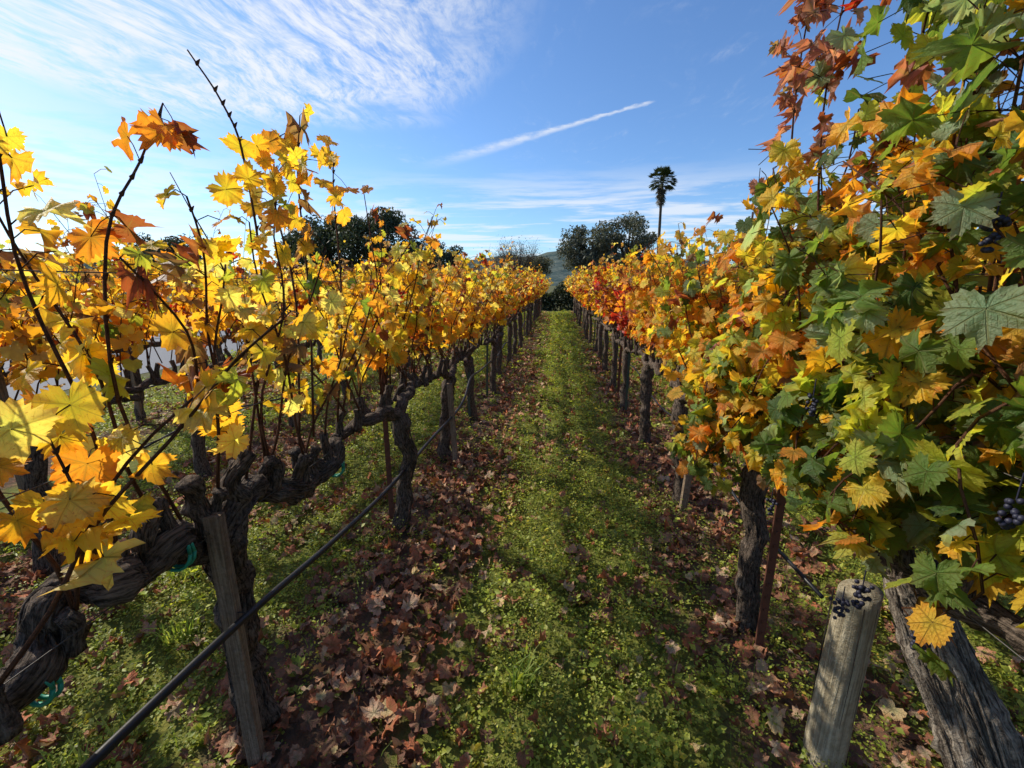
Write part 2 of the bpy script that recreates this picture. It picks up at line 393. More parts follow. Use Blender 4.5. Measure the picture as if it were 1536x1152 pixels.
for (y,h) in ((-.42,.10),(-.24,.13),(-.1,.14),(.04,.14),(.2,.1),(.34,.13),(.52,.1)):
    z=float(np.interp(y,*az));xo=-.05 if y<-.1 else 0
    q=[(xo,y,z-.03),(xo+rng.normal()*.02,y+rng.normal()*.03,z+h*.5),(xo+rng.normal()*.03,y+rng.normal()*.04,z+h)]
    tube(mb,q,[.028,.021,.023],12,0,6,.2,lump=.4);shag(mb,q,[.028,.022,.022],18,0,.0028)
vine(mb,11,'hi',WL,10,(.65,.98),(.035,.080),.066,xs=.2,extra=.32,t0=.27,gnarl=2.0,ys=(-.62,.6),trunk=False,armz=az,bareP=.15)
special(mb,[(-1.0,.95,.95),(-1.03,.88,1.3),(-1.0,.90,1.66),(-.98,1.0,1.85),(-.97,1.08,2.0)],{'rb':3,'org':1,'brn':1},[(1,2),(.97,2),(.8,1),(.6,2)],size=(.045,.058))
special(mb,[(-1.0,1.2,.95),(-1.02,1.42,1.5),(-1.0,1.39,1.95),(-.98,1.3,2.08),(-1.0,1.22,2.18)],{'gold':3,'yel':2},[(.45,2),(.55,2)])
special(mb,[(-1.0,1.3,.95),(-1.02,1.3,1.5),(-1.0,1.1,1.85)],{'gold':3,'yel':2,'brn':1},[(.6,2),(.75,2)],r=(.005,.001))
special(mb,[(-1.0,1.6,.95),(-.98,1.64,1.5),(-1.0,1.68,1.95),(-1.0,1.74,2.2)],{'gold':3,'org':2,'brn':1.5,'yel':2},[(.6,4),(.72,5),(.82,4),(.92,3),(1,1)],size=(.04,.062),sp=.06)
special(mb,[(-1.0,1.5,.95),(-.98,1.55,1.5),(-1.0,1.52,1.85),(-1.0,1.56,1.98)],{'gold':3,'org':2,'yg':1,'yel':2,'brn':1},[(.6,5),(.72,4),(.84,4),(.95,3)],size=(.04,.06),sp=.07)
special(mb,[(-1.0,1.8,.95),(-.98,1.9,1.5),(-1.0,1.95,1.95),(-1.0,1.98,2.12)],{'gold':3,'org':2,'brn':1,'yel':2},[(.7,4),(.84,3),(.98,3)],size=(.04,.06),sp=.05)
special(mb,[(-.95,.7,.95),(-.9,.66,1.15),(-.88,.62,1.32)],{'yel':4,'pale':2},[(.45,2),(.7,2),(1,2)],size=(.06,.072))
xl(mb,'grape_vine',-1.0,1.12)
mb=MB();vine(mb,12,'hi',WL,13,(.7,1.0),(.035,.08),.056,xs=.2,extra=.5,t0=.25,gnarl=1.5,bareP=.14)
special(mb,[(-1.0,2.3,1.0),(-.98,2.32,1.5),(-1.0,2.26,2.05)],{'org':2,'rb':2},[(1,1),(.98,1)],size=(.03,.045),o=(-1.0,2.45))
xl(mb,'grape_vine',-1.0,2.45)
mb=MB();vine(mb,13,'hi',WL2,14,(.7,1.0),(.035,.078),.052,xs=.22,extra=.6,t0=.2,gnarl=1.3,bareP=.14);xl(mb,'grape_vine',-.96,3.65)
mb=MB();vine(mb,14,'hi',WL,10,(.6,.9),(.04,.075),.07,xs=.18,extra=.3,t0=.3,gnarl=1.5,ys=(-.6,.62));xl(mb,'grape_vine',-1.12,-.42)
y=4.85;i=0
while y<25:
    me=red_mesh if i in (4,9) else shared[[0,3,1,5,0,1][i%6]]
    place(me,-.95,y); y+=1.2;i+=1
def rcol(Q,N):
    a=pick(N,WG);b=pick(N,{'gold':3,'org':2,'yg':2,'yel':3,'pink':.8,'rb':.3})
    k=(rng.random(N)<np.clip(.04+(Q[:,2]-1.30)*.5,0.04,.33))[:,None]
    return np.where(k,b,a)
def rcol2(Q,N):
    a=pick(N,WG);b=pick(N,{'gold':4,'org':3,'yg':1.5,'yel':3,'pink':.8,'rb':.5})
    k=(rng.random(N)<np.clip(.28+(Q[:,2]-1.05)*.6-.3*(Q[:,2]>2.0),0.15,.72))[:,None]
    return np.where(k,b,a)
def droops(mb,n,col,y0,y1,zmin,seed=5,out=.24,w=.07):
    global rng
    old=rng;rng=np.random.default_rng(seed)
    for k in range(n):
        y=rng.uniform(y0,y1);zt=rng.uniform(1.0,1.4)
        p=np.array([(.0,y,zt),(-.1,y,zt+.06),(-out*.85,y+rng.normal()*.05,zt-.06),(-out+rng.normal()*.03,y+rng.normal()*.08,max(zmin+.05,zt-.28)),(-out+rng.normal()*.04,y+rng.normal()*.1,max(zmin,zt-.5))])
        p=smooth_path(p,3);tube(mb,p,np.linspace(.004,.002,len(p)),5,1)
        put_leaves_on(mb,p,WG,'hi',.1,.055,(.045,.08),-.35,col,.8,w)
    rng=old
TRIM=(.95,.64,.0)
mb=MB();vine(mb,21,'hi',WG,18,(.8,1.3),(.04,.082),.043,xs=.2,extra=1.05,t0=.03,flip=-.25,col=rcol,trunk=False,spread=.12,ys=(-.72,.62),bareP=0)
droops(mb,9,rcol,-.2,.5,.98,out=.22)
o_=(.95,.95)
OT=[(.22,-.13,-.08),(.18,-.06,.25),(.12,.03,.48),(.06,.12,.66),(.03,.2,.80)];rO=[.092,.076,.066,.06,.052]
tube(mb,OT,rO,34,3,12,.12,ridges=.35,lump=.08);shag(mb,OT,rO,260,3,.005)
for sg in(-1,1):
    n=8;y_=np.linspace(0,.75,n)*sg
    tube(mb,np.stack([.03+rng.normal(size=n)*.01,.2+y_,.80+.06*np.minimum(1,np.abs(y_)/.15)+rng.normal(size=n)*.015],-1),np.linspace(.045,.025,n),12,0,5,.16,lump=.2)
xl(mb,'grape_vine',*o_,mats=VM+[M_oldbark])
TRIM=(.92,.54,.04)
mb=MB();vine(mb,22,'hi',WG,17,(.75,1.22),(.038,.084),.045,xs=.2,extra=1.0,t0=.0,flip=-.25,col=rcol2,spread=.12,ys=(-.55,.6),bareP=.03)
droops(mb,10,rcol2,-.3,.4,.76,seed=6,out=.26)
special(mb,[(.9,1.7,1.0),(.88,1.8,1.6),(.86,1.88,2.1),(.85,1.87,2.4),(.84,1.80,2.62)],{'pink':3,'rb':1.5,'brn':1},[(.58,3),(.64,3),(.7,3),(.76,3),(.82,3),(.88,3),(.94,2),(1,1)],size=(.04,.062),o=(.92,1.8),sp=.05)
special(mb,[(.9,1.5,1.0),(.87,1.6,1.6),(.84,1.65,2.1),(.83,1.6,2.45)],{'pink':3,'rb':1.5,'yg':1,'sage':1,'red':.5},[(.6,3),(.66,3),(.75,4),(.8,4),(.86,4),(.92,3),(.97,2)],size=(.04,.062),o=(.92,1.8),sp=.06)
WT={'grn':3,'sage':2,'yg':2.4,'gold':1.2,'dgrn':1.2,'pink':.7,'rb':.3}
for q,(yy,zz_) in enumerate([(1.35,2.4),(1.25,2.35),(1.15,2.4),(1.05,2.3),(.95,2.3),(.85,2.25)]):
    xx_=.94+.05*(q%3)
    special(mb,[(xx_,yy-.05,1.0),(xx_-.02,yy,1.6),(xx_-.03,yy+.03,zz_-.3),(xx_-.02,yy,zz_)],WT,[(.5,5),(.58,5),(.66,5),(.74,5),(.82,5),(.88,4),(.94,3),(1,2)],size=(.045,.072),o=(.92,1.8),sp=.075)
xl(mb,'grape_vine',.92,1.8)
TRIM=(.92,.5,0)
mb=MB();vine(mb,23,'hi',WM,15,(.7,1.05),(.036,.078),.046,xs=.2,extra=.9,t0=.10,flip=-.2,spread=.11);xl(mb,'grape_vine',.92,2.98)
mb=MB();vine(mb,24,'hi',WR,15,(.7,1.05),(.036,.078),.048,xs=.2,extra=.8,t0=.14,flip=-.2,spread=.11);xl(mb,'grape_vine',.9,4.2)
TRIM=(.95,.78,0)
mb=MB();vine(mb,25,'mid',WG,13,(.8,1.2),(.045,.08),.06,xs=.2,extra=.7,t0=.0,col=rcol,spread=.12);xl(mb,'grape_vine',.95,-.35)
TRIM=None
y=5.45;i=0
while y<25:
    place(red_mesh if i in (0,) else shared[[2,4,3,2,0,4][i%6]],.9,y); y+=1.22;i+=1
for xr,n0 in ((-2.85,1),(-4.75,3),(2.8,2),(4.7,4),(6.6,5)):
    y=-.6;i=n0
    while y<25:
        place(shared[i%6] ,xr,y); y+=1.22;i+=int(rng.integers(1,4))

# ------------------------------------------------------------------ stakes, posts, wires, hoses
def stake(kind,x,y,h,tilt=(0,0)):
    mb=MB();z=float(gh(x,y))
    if kind=='wood':
        box(mb,(0,0,h/2-.03),(.044,.032,h+.06),0,tilt);me=mb.mesh('stake',[M_stake],False);nm='wooden_stake'
    elif kind=='rust':
        box(mb,(0,0,h/2),(.034,.005,h),0,tilt);box(mb,(.0,.015,h/2),(.005,.026,h-.002),0,tilt)
        for k in range(int(h/.06)): box(mb,(0,-.0045,.05+k*.06),(.012,.006,.014),0)
        me=mb.mesh('stake',[M_rust],False);nm='steel_stake'
    else:
        box(mb,(0,0,h/2),(.028,.004,h),0,tilt);box(mb,(0,.012,h/2),(.004,.02,h-.002),0,tilt);me=mb.mesh('stake',[M_gstk],False);nm='steel_stake'
    return obj(nm,me,(x,y,z),rng.normal()*.15)
stake('wood',-.965,1.02,.93,(-.005,.0))
stake('rust',-1.07,2.50,1.5)
stake('wood',-.9,3.55,.75,(-.05,.02));stake('green',-1.0,4.75,1.6)
stake('rust',.90,1.66,.95);stake('wood',.93,2.85,1.0,(.06,0));stake('green',.88,5.3,1.7)
for xr in (-.97,.92,-2.85,2.8,-4.75):
    for y in np.arange(6.05 if abs(xr)<1 else 1.9,25,2.42):
        stake(['rust','wood','green'][int(rng.integers(0,3))],xr+rng.normal()*.02,y+rng.normal()*.05,rng.uniform(1.1,1.75),(rng.normal()*.02,0))
mb=MB()
P=[(0,0,-.1),(0,0,.2),(.004,0,.45),(.008,.0,.66)]
tube(mb,P,[.060,.058,.056,.054],28,0,5,.012)
mb.v[0][:,2]+=np.where(mb.v[0][:,2]>.6,mb.v[0][:,0]*.25,0)
for k in range(7):
    a=rng.uniform(0,6.28);tube(mb,[(math.cos(a)*.0565,math.sin(a)*.0565,.64),(math.cos(a+.03)*.0575,math.sin(a+.03)*.0575,.4),(math.cos(a)*.0585,math.sin(a)*.0585,.2)],[.0018,.0012,.0005],4,1)
obj('wooden_post',mb.mesh('post',[M_post,simple('wood_crack',(.03,.022,.015),.95)]),(.93,1.24,float(gh(.93,1.24))))
for xr in (-.98,.91,-2.85,2.8,-4.75,4.7):
    mb=MB()
    for z in (ZC+.03,1.22,1.62):
        ys=np.arange(-1.5,25.5,.6)
        tube(mb,np.stack([np.full(len(ys),xr)+rng.normal(size=len(ys))*.002,ys,z+.008*np.sin(ys*2.6)],-1),.0014,5,0)
    obj('trellis_wire',mb.mesh('wire',[M_wire]))
mb=MB()
tube(mb,[(-.90,-.6,.72),(-.90,.1,.70),(-.90,.56,.675),(-.915,1.0,.625),(-.93,1.5,.54),(-.935,2.0,.48),(-.94,2.42,.455),(-.94,3.0,.45),(-.90,3.7,.47),(-.90,4.1,.52),(-.92,4.5,.62),(-.94,5.2,.56),(-.96,6.4,.5)]+[(-.96,y,.5+.04*math.sin(y*2.6)) for y in np.arange(7,25,.8)],.0115,10,0,5)
for (p) in [(-.925,1.02,.617),(-.945,2.38,.456)]:
    tube(mb,[(p[0]-.03,p[1],p[2]+.012),(p[0],p[1],p[2]+.018),(p[0]+.016,p[1],p[2]),(p[0],p[1],p[2]-.016),(p[0]-.03,p[1],p[2]-.01)],.0016,5,0,2)
obj('drip_irrigation_hose',mb.mesh('hose',[M_hose]))
for xr,z0,ya in((1.0,.5,1.5),(-2.8,.5,-.5),(2.85,.5,-.5),(-4.7,.5,-.5)):
    mb=MB();ys=np.arange(ya,25,.6)
    tube(mb,np.stack([xr+.015*np.sin(ys*1.7),ys,z0+.06*np.sin(ys*5.1/2)],-1),.008,8,0,4)
    obj('drip_irrigation_hose',mb.mesh('hose',[M_hose]))
for p,r in (((-1.04,.61,.80),.038),((-1.01,.92,.90),.050),((-.98,1.70,.80),.040)):
    mb=MB();a=np.linspace(0,6.28,16)
    tube(mb,np.stack([np.cos(a)*r,np.sin(a)*.006,np.sin(a)*r],-1),[.005]*16,5,0);tube(mb,np.stack([np.cos(a)*r*.99,.010+np.cos(a)*.004,np.sin(a)*r],-1),.005,5,0);tube(mb,[(r,0,0),(r+.012,-.01,.02),(r+.02,-.02,.04)],[.004,.003,.002],4,0)
    obj('vine_tie',mb.mesh('tie',[M_tie]),p)
def grapes(p,n,s=.05,r=.0058):
    bm=bmesh.new()
    for k in range(n):
        t=rng.random();rad=s*.5*(1-t*.6)
        q=Vector((rng.normal()*rad*.45,rng.normal()*rad*.45,-t*s*1.2))
        g=bmesh.ops.create_icosphere(bm,subdivisions=2,radius=r*rng.uniform(.8,1.1));bmesh.ops.translate(bm,vec=q,verts=g['verts'])
    g=bmesh.ops.create_cone(bm,segments=5,radius1=.0015,radius2=.0015,depth=.05);bmesh.ops.translate(bm,vec=(0,0,.02),verts=g['verts'])
    for f in bm.faces:f.smooth=True
    me=bpy.data.meshes.new('grapes');bm.to_mesh(me);bm.free();me.materials.append(M_grape);obj('grape_cluster',me,p)
for p,n in (((.85,1.18,.70),26),((.80,.93,1.72),28),((.76,1.0,.88),28),((.78,.85,.9),24),((.72,1.25,1.3),20),((.78,.75,1.25),20),((.78,1.5,.85),18)): grapes(p,n)

# ------------------------------------------------------------------ ground
def axis(a,b,st,far):
    c=list(np.arange(a,b+1e-6,st));g=st
    lo=[];x=a
    while x>-far: g*=1.5;x-=g;lo.append(x)
    hi=[];x=c[-1];g=st
    while x<far: g*=1.5;x+=g;hi.append(x)
    return np.array(lo[::-1]+c+hi)
gx=axis(-7.6,6.4,.1,2600);gy=axis(-1.5,26,.12,2600)
X,Y=np.meshgrid(gx,gy,indexing='ij');Z=gh(X,Y)
V=np.stack([X,Y,Z],-1).reshape(-1,3);nx,ny=X.shape
i,j=np.meshgrid(np.arange(nx-1),np.arange(ny-1),indexing='ij');a0=i*ny+j
F=np.concatenate([np.stack([a0,a0+ny,a0+ny+1],-1).reshape(-1,3),np.stack([a0,a0+ny+1,a0+1],-1).reshape(-1,3)])
t=NT('vineyard_soil');g=t.n('ShaderNodeNewGeometry').outputs['Position']
n1=t.noise(g,1.6,5,.6);n2=t.noise(g,22,5,.65);vo=t.n('ShaderNodeTexVoronoi');t.l(g,vo.inputs['Vector']);vo.inputs['Scale'].default_value=30;vo.inputs['Randomness'].default_value=1
soil=t.mix(n2.outputs[0],(.065,.042,.027),(.18,.12,.075))
lit=t.mix(vo.outputs['Color'],(.11,.055,.034),(.28,.15,.095))
c=t.mix(t.sstep(n2.outputs[0],.45,.6),soil,lit)
grn=t.mix(n2.outputs[0],(.08,.12,.02),(.24,.28,.04))
sp=t.n('ShaderNodeSeparateXYZ');t.l(g,sp.inputs[0])
rowd=t.math('ABSOLUTE',t.math('SUBTRACT',t.math('WRAP',t.math('ADD',sp.outputs[0],.9),1.9,0.),.95))
gm=t.math('ADD',t.sstep(rowd,.85,.3),t.math('MULTIPLY',t.math('SUBTRACT',n1.outputs[0],.45),2.2))
c=t.mix(t.sstep(gm,.25,.8,0,.7),c,grn)
far=t.mix(n1.outputs[0],(.09,.10,.035),(.16,.14,.06))
fm=t.math('MAXIMUM',t.sstep(sp.outputs[1],26.5,28),t.math('MAXIMUM',t.sstep(t.math('MULTIPLY',sp.outputs[0],-1.0),6.2,6.9),t.sstep(sp.outputs[0],8,9)))
c=t.mix(fm,c,far)
M_ground=t.out(t.bsdf(c,.95,.1,n2.outputs[0],.8,.03).outputs[0])
mb=MB();mb.add(V,F,0);obj('ground',mb.mesh('ground',[M_ground]))
t=NT('asphalt');g=t.n('ShaderNodeNewGeometry').outputs['Position'];n=t.noise(g,90,4,.7);n2=t.noise(g,.6,3)
c=t.mix(n.outputs[0],(.13,.13,.135),(.24,.24,.245));c=t.mix(t.math('MULTIPLY',n2.outputs[0],.4),c,(.27,.265,.26))
M_road=t.out(t.bsdf(c,.85,.3,n.outputs[0],.4,.01).outputs[0])
def sheet(nm,x0,x1,y0,y1,z,mat):
    mb=MB();mb.add([(x0,y0,z),(x1,y0,z),(x1,y1,z),(x0,y1,z)],[(0,1,2),(0,2,3)],0);return obj(nm,mb.mesh(nm,[mat]))
sheet('road',-13.5,-7.6,-60,120,.006,M_road)

# ------------------------------------------------------------------ weeds & leaf litter
def gmask(x,y):
    off=np.abs(((x+1.0-.24)%1.9)-.95)
    base=np.clip(1.55-off/.50,0.24,1.02)
    base=np.where(np.abs(x)<.95,base,np.maximum(base,.5))
    return base+.36*wob(x,y,2.2,1)+.36*wob(x,y,7,2)
def weeds(zones):
    mb=MB()
    for (x0,x1,y0,y1,dens,ls,k) in zones:
        N=int((x1-x0)*(y1-y0)*dens);x=rng.uniform(x0,x1,N);y=rng.uniform(y0,y1,N)
        gm=gmask(x,y)
        keep=rng.random(N)<np.clip(gm,.15,1);x=x[keep];y=y[keep];gm=gm[keep];N=len(x)
        z=gh(x,y);H=rng.uniform(.012,.09,N)*np.clip(.5+.8*gm+.7*wob(x,y,3,5),.35,2.4)*(1 if ls<.02 else 1.15)
        sx=np.repeat(x,k);sy=np.repeat(y,k);sz=np.repeat(z,k);M=N*k
        a=rng.uniform(0,6.28,M);rad=rng.uniform(0,1,M)*ls*1.9
        hh=rng.random(M)
        P=np.stack([sx+np.cos(a)*rad,sy+np.sin(a)*rad,sz+.004+np.repeat(H,k)*hh],-1)
        dirv=nrm(np.stack([np.cos(a),np.sin(a),rng.uniform(-.3,.9,M)],-1))
        nor=np.array([0,0,1.])+rng.normal(size=(M,3))*.45
        nor=nrm(nor-dirv*np.sum(nor*dirv,-1,keepdims=True));xx=np.cross(dirv,nor)
        big=np.repeat(1+1.0*(rng.random(N)<.14),k)
        L=(ls*rng.uniform(.5,1.35,M)*big)[:,None];Wd=L*rng.uniform(.28,.42,(M,1))
        V=np.stack([P,P+dirv*L*.5+xx*Wd+nor*L*.08,P+dirv*L-nor*L*.12,P+dirv*L*.5-xx*Wd+nor*L*.08],1).reshape(-1,3)
        b=np.arange(M)[:,None]*4
        F=np.concatenate([b+np.array([0,1,2]),b+np.array([0,2,3])])
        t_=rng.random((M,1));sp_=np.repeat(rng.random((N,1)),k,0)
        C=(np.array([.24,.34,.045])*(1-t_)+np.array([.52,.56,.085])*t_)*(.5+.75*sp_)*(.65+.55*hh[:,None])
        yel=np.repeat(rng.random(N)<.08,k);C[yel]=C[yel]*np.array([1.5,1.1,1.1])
        C=np.clip(C,0,.8)
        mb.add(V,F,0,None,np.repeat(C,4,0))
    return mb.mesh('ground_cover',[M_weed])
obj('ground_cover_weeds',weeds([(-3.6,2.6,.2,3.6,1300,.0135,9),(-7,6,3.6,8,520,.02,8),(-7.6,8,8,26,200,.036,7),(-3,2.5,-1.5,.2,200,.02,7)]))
mb=MB()
def blades(x,y,h,w):
    N=len(x);a=rng.uniform(0,6.28,N);d=np.stack([np.cos(a),np.sin(a),np.zeros(N)],-1);s=np.stack([-np.sin(a),np.cos(a),np.zeros(N)],-1)
    P=np.stack([x,y,gh(x,y)],-1);le=rng.uniform(.2,.9,N)[:,None]*h[:,None]
    up=np.array([0,0,1.]);hh=h[:,None];w=w[:,None]
    V=np.stack([P-s*w,P+s*w,P+d*le*.35+up*hh*.6+s*w*.8,P+d*le*.35+up*hh*.6-s*w*.8,P+d*le+up*hh*.9],1).reshape(-1,3)
    b=np.arange(N)[:,None]*5;F=np.concatenate([b+np.array(q) for q in((0,1,2),(0,2,3),(3,2,4))])
    C=np.array([.21,.31,.05])*rng.uniform(.7,1.5,(N,1))+rng.random((N,1))**4*np.array([.25,.17,.08])
    mb.add(V,F,0,None,np.repeat(C,5,0))
N=9000;x=rng.uniform(-4,3,N);y=rng.uniform(.3,9,N);k=rng.random(N)<np.clip(gmask(x,y),.2,1);blades(x[k],y[k],rng.uniform(.03,.12,k.sum()),np.full(k.sum(),.0015))
obj('grass_blades',mb.mesh('grass',[M_weed]))
mb=MB()
for cx,cy,n,h in ((-.12,1.42,60,.13),(-1.7,1.5,50,.14),(-2.0,1.9,40,.15),(.45,2.2,40,.1),(-1.55,.95,60,.12)):
    blades(cx+rng.normal(size=n)*.035,cy+rng.normal(size=n)*.035,rng.uniform(.5,1.1,n)*h,np.full(n,.0042))
obj('grass_tufts',mb.mesh('grass_tuft',[M_weed]))
mb=MB()
def litter(x0,x1,y0,y1,dens,lod,size,mat):
    N=int((x1-x0)*(y1-y0)*dens);x=rng.uniform(x0,x1,N);y=rng.uniform(y0,y1,N)
    p=np.clip(1.05-.88*gmask(x,y),.09,1)
    k=rng.random(N)<p;x=x[k];y=y[k];N=len(x)
    P=np.stack([x,y,gh(x,y)+rng.uniform(.012,.06,N)],-1)
    nor=np.array([0,0,1.])*np.where(rng.random((N,1))<.5,1,-1)+rng.normal(size=(N,3))*.42
    tip=rng.normal(size=(N,3))*np.array([1,1,.2])
    A=np.array([(.42,.17,.09),(.55,.28,.16),(.30,.12,.065),(.64,.41,.26),(.19,.085,.055),(.56,.18,.08),(.66,.47,.23)])
    C=A[rng.choice(7,N,p=[.23,.2,.17,.11,.11,.14,.04])]*rng.uniform(.7,1.15,(N,1))
    leaves(mb,P,nor,tip,size[0]+(size[1]-size[0])*rng.beta(1.3,2,N),C,lod,mat)
litter(-3.6,2.6,.2,4.2,600,'dead',(.014,.055),0)
litter(-6.5,5,4.2,10,200,'mid',(.025,.055),1)
litter(-6.5,6,10,26,50,'lo',(.04,.07),1)
N=700;x=rng.uniform(-3.2,2.2,N);y=rng.uniform(.4,5,N)
for a,b in zip(x,y):
    d=rng.normal(size=2);d/=np.linalg.norm(d);l=rng.uniform(.03,.14);z=float(gh(a,b))
    tube(mb,[(a,b,z+.01),(a+d[0]*l*.5,b+d[1]*l*.5,z+.025),(a+d[0]*l,b+d[1]*l,z+rng.uniform(.008,.05))],[.0018,.0016,.001],4,2,cap=False)
obj('fallen_leaves',mb.mesh('fallen_leaves',[M_dead,M_dead2,M_cane]))

# ------------------------------------------------------------------ trees
M_tleaf=leaf_mat('tree_leaf',.25,1.1,False,.6)
def tree(name,loc,H,Wd,col,seed,nleaf=7000,ls=.16,trunk_h=.25,clumps=26,sparse=False):
    global rng
    old=rng;rng=np.random.default_rng(seed);mb=MB()
    th=H*trunk_h
    tube(mb,[(0,0,-.2),(.05*Wd*.2,0,th*.5),(0,.05,th)],[H*.045,H*.035,H*.03],10,1,4,.08)
    cs=[]
    for k in range(clumps):
        a=rng.uniform(0,6.28);r=math.sqrt(rng.random())*Wd*.40;z=th+(H-th)*rng.uniform(.12,.88)*(1-.35*(r/(Wd*.42))**2)
        c=np.array([math.cos(a)*r,math.sin(a)*r,z]);cs.append((c,rng.uniform(.10,.2)*Wd))
        tube(mb,[(0,0,th*.9),c*np.array([.35,.35,0])+np.array([0,0,th+(z-th)*.5]),c],[H*.017,H*.009,H*.003],5,1,3)
    per=nleaf//clumps
    for c,r in cs:
        d=nrm(rng.normal(size=(per,3)));rr=r*rng.random((per,1))**.45
        P=c+d*rr*np.array([1,1,.75])
        n=rng.normal(size=(per,3))+d*.6;n=nrm(n);tp=nrm(rng.normal(size=(per,3)));tp=nrm(tp-n*np.sum(n*tp,-1,keepdims=True));x=np.cross(tp,n)
        L=(ls*rng.uniform(.6,1.3,per))[:,None]
        V=np.stack([P-tp*L,P+x*L*.35,P+tp*L,P-x*L*.35],1).reshape(-1,3);b=np.arange(per)[:,None]*4
        C=np.array(col)*rng.uniform(.6,1.5,(per,1))*rng.uniform(.75,1.25)
        mb.add(V,np.concatenate([b+np.array([0,1,2]),b+np.array([0,2,3])]),0,None,np.repeat(C,4,0))
    rng=old
    return obj(name,mb.mesh(name,[M_tleaf,M_tbark]),loc)
OL=(.13,.135,.09);DK=(.065,.08,.036)
tree('olive_tree',(2.9,43,0),7.6,6.6,OL,1,10000,.16,clumps=34)
tree('olive_tree',(6.5,44,0),8.4,7.2,OL,2,11000,.16,clumps=38)
tree('olive_tree',(-2.6,56,0),6.2,4.8,(.14,.14,.08),3,6000,.15)
tree('oak_tree',(-15.6,38,0),8.6,8.4,DK,4,13000,.18,clumps=38)
tree('oak_tree',(-21,38,0),8.2,8.2,DK,5,12000,.18,clumps=36)
tree('oak_tree',(-12.0,44,0),6.4,6,DK,6,8000,.16)
tree('oak_tree',(-34,36,0),6.0,8,DK,7,8000,.2)
tree('oak_tree',(18,42,0),6,7,DK,8,8000,.2)
def bare(name,loc,H,seed):
    global rng
    old=rng;rng=np.random.default_rng(seed);mb=MB()
    tube(mb,[(0,0,-.2),(.03,0,H*.3)],[.12,.09],7,1)
    for k in range(46):
        a=rng.uniform(0,6.28);s=rng.uniform(.12,.42)
        e=np.array([math.cos(a)*s*H,math.sin(a)*s*H,H*rng.uniform(.7,1.0)])
        m=e*np.array([.45,.45,.62]);tube(mb,[(0,0,H*.25),m,e],[.05,.03,.012],4,1,2)
        for q in range(6):
            b=m+(e-m)*rng.random();tube(mb,[b,b+nrm(rng.normal(size=3)+np.array([0,0,1.2]))*H*.16],[.014,.006],3,1)
    M=2200;P=rng.normal(size=(M,3))*np.array([H*.2,H*.2,H*.15])+np.array([0,0,H*.7]);n=nrm(rng.normal(size=(M,3)));tp=np.cross(n,nrm(rng.normal(size=(M,3))));x=np.cross(tp,n);L=.1
    V=np.stack([P-tp*L,P+x*L*.4,P+tp*L,P-x*L*.4],1).reshape(-1,3);b=np.arange(M)[:,None]*4
    mb.add(V,np.concatenate([b+np.array([0,1,2]),b+np.array([0,2,3])]),0,None,np.array([.14,.11,.06]))
    rng=old;obj(name,mb.mesh(name,[M_tleaf,M_tbark]),loc)
bare('deciduous_tree',(-4.6,50,0),6.2,31);bare('deciduous_tree',(-6.9,58,0),6.0,32)
def hedge(name,x0,x1,y,h,d,seed,col=DK,dens=1500):
    global rng
    old=rng;rng=np.random.default_rng(seed);mb=MB();M=int((x1-x0)*dens)
    x=rng.uniform(x0,x1,M);top=h*(1+.22*np.sin(x*1.9)+.12*np.sin(x*4.7+1))
    z=rng.random(M)**.8*top;yy=y+rng.normal(size=M)*d*.35*(1-.3*z/h)
    P=np.stack([x,yy,z],-1);n=nrm(rng.normal(size=(M,3)));tp=nrm(np.cross(n,rng.normal(size=(M,3))));xx=np.cross(tp,n);L=.09
    V=np.stack([P-tp*L,P+xx*L*.5,P+tp*L,P-xx*L*.5],1).reshape(-1,3);b=np.arange(M)[:,None]*4
    mb.add(V,np.concatenate([b+np.array([0,1,2]),b+np.array([0,2,3])]),0,None,np.repeat(np.array(col)*rng.uniform(.5,1.6,(M,1)),4,0))
    for q in np.arange(x0+.3,x1,.7): tube(mb,[(q,y,-.1),(q+rng.normal()*.1,y,h*.5),(q+rng.normal()*.25,y+.1,h*.9)],[.04,.03,.01],5,1)
    rng=old;obj(name,mb.mesh(name,[M_tleaf,M_tbark]))
hedge('hedge',-5,6,28.5,1.5,1.2,51,DK,1600)
hedge('distant_tree_row',-90,-14,60,4.2,3,52,DK,220)
hedge('distant_tree_row',9,90,62,4.0,3,53,DK,220)
# palm
mb=MB();Hp=19.0
tube(mb,[(0,0,-.3),(.1,0,6),(.0,0,13),(-.1,0,Hp-.6)],[.38,.27,.22,.20],12,1,5,.05)
def frond(c,el,r,fl0,dead,nseg=11,w0=.05):
    a=rng.uniform(0,6.28)
    d=np.array([math.cos(a)*math.cos(el),math.sin(a)*math.cos(el),math.sin(el)])
    e=c+d*r
    tube(mb,[c,(c+e)/2+np.array([0,0,.06]),e],[.03,.025,.015],3,0,col=np.array([.1,.1,.04]))
    s=nrm(np.cross(d,[0,0,1.]));uu=np.cross(s,d)
    for q in np.linspace(-1.2,1.2,nseg):
        dd=d*math.cos(q)+s*math.sin(q);fl=fl0*rng.uniform(.75,1.1)
        mid=e+dd*.45*fl;tipp=e+dd*fl-np.array([0,0,.22])
        w=nrm(np.cross(dd,uu))*w0
        mb.add([e,mid+w,tipp,mid-w],[(0,1,2),(0,2,3)],0,None,np.array((.13,.10,.05) if dead else (.06,.085,.03))*rng.uniform(.6,1.4))
for k in range(90):
    el=-.75+2.2*rng.random()**.9;frond(np.array([-.1,0,Hp-.4]),el,1.35+rng.uniform(0,.4),1.0,False)
for k in range(70):
    frond(np.array([-.1,0,Hp-.7-2.4*rng.random()**1.3]),rng.uniform(-1.35,-.8),.85,.7,True,7,.06)
obj('fan_palm_tree',mb.mesh('palm',[M_tleaf,M_tbark]),(17.0,80,0))
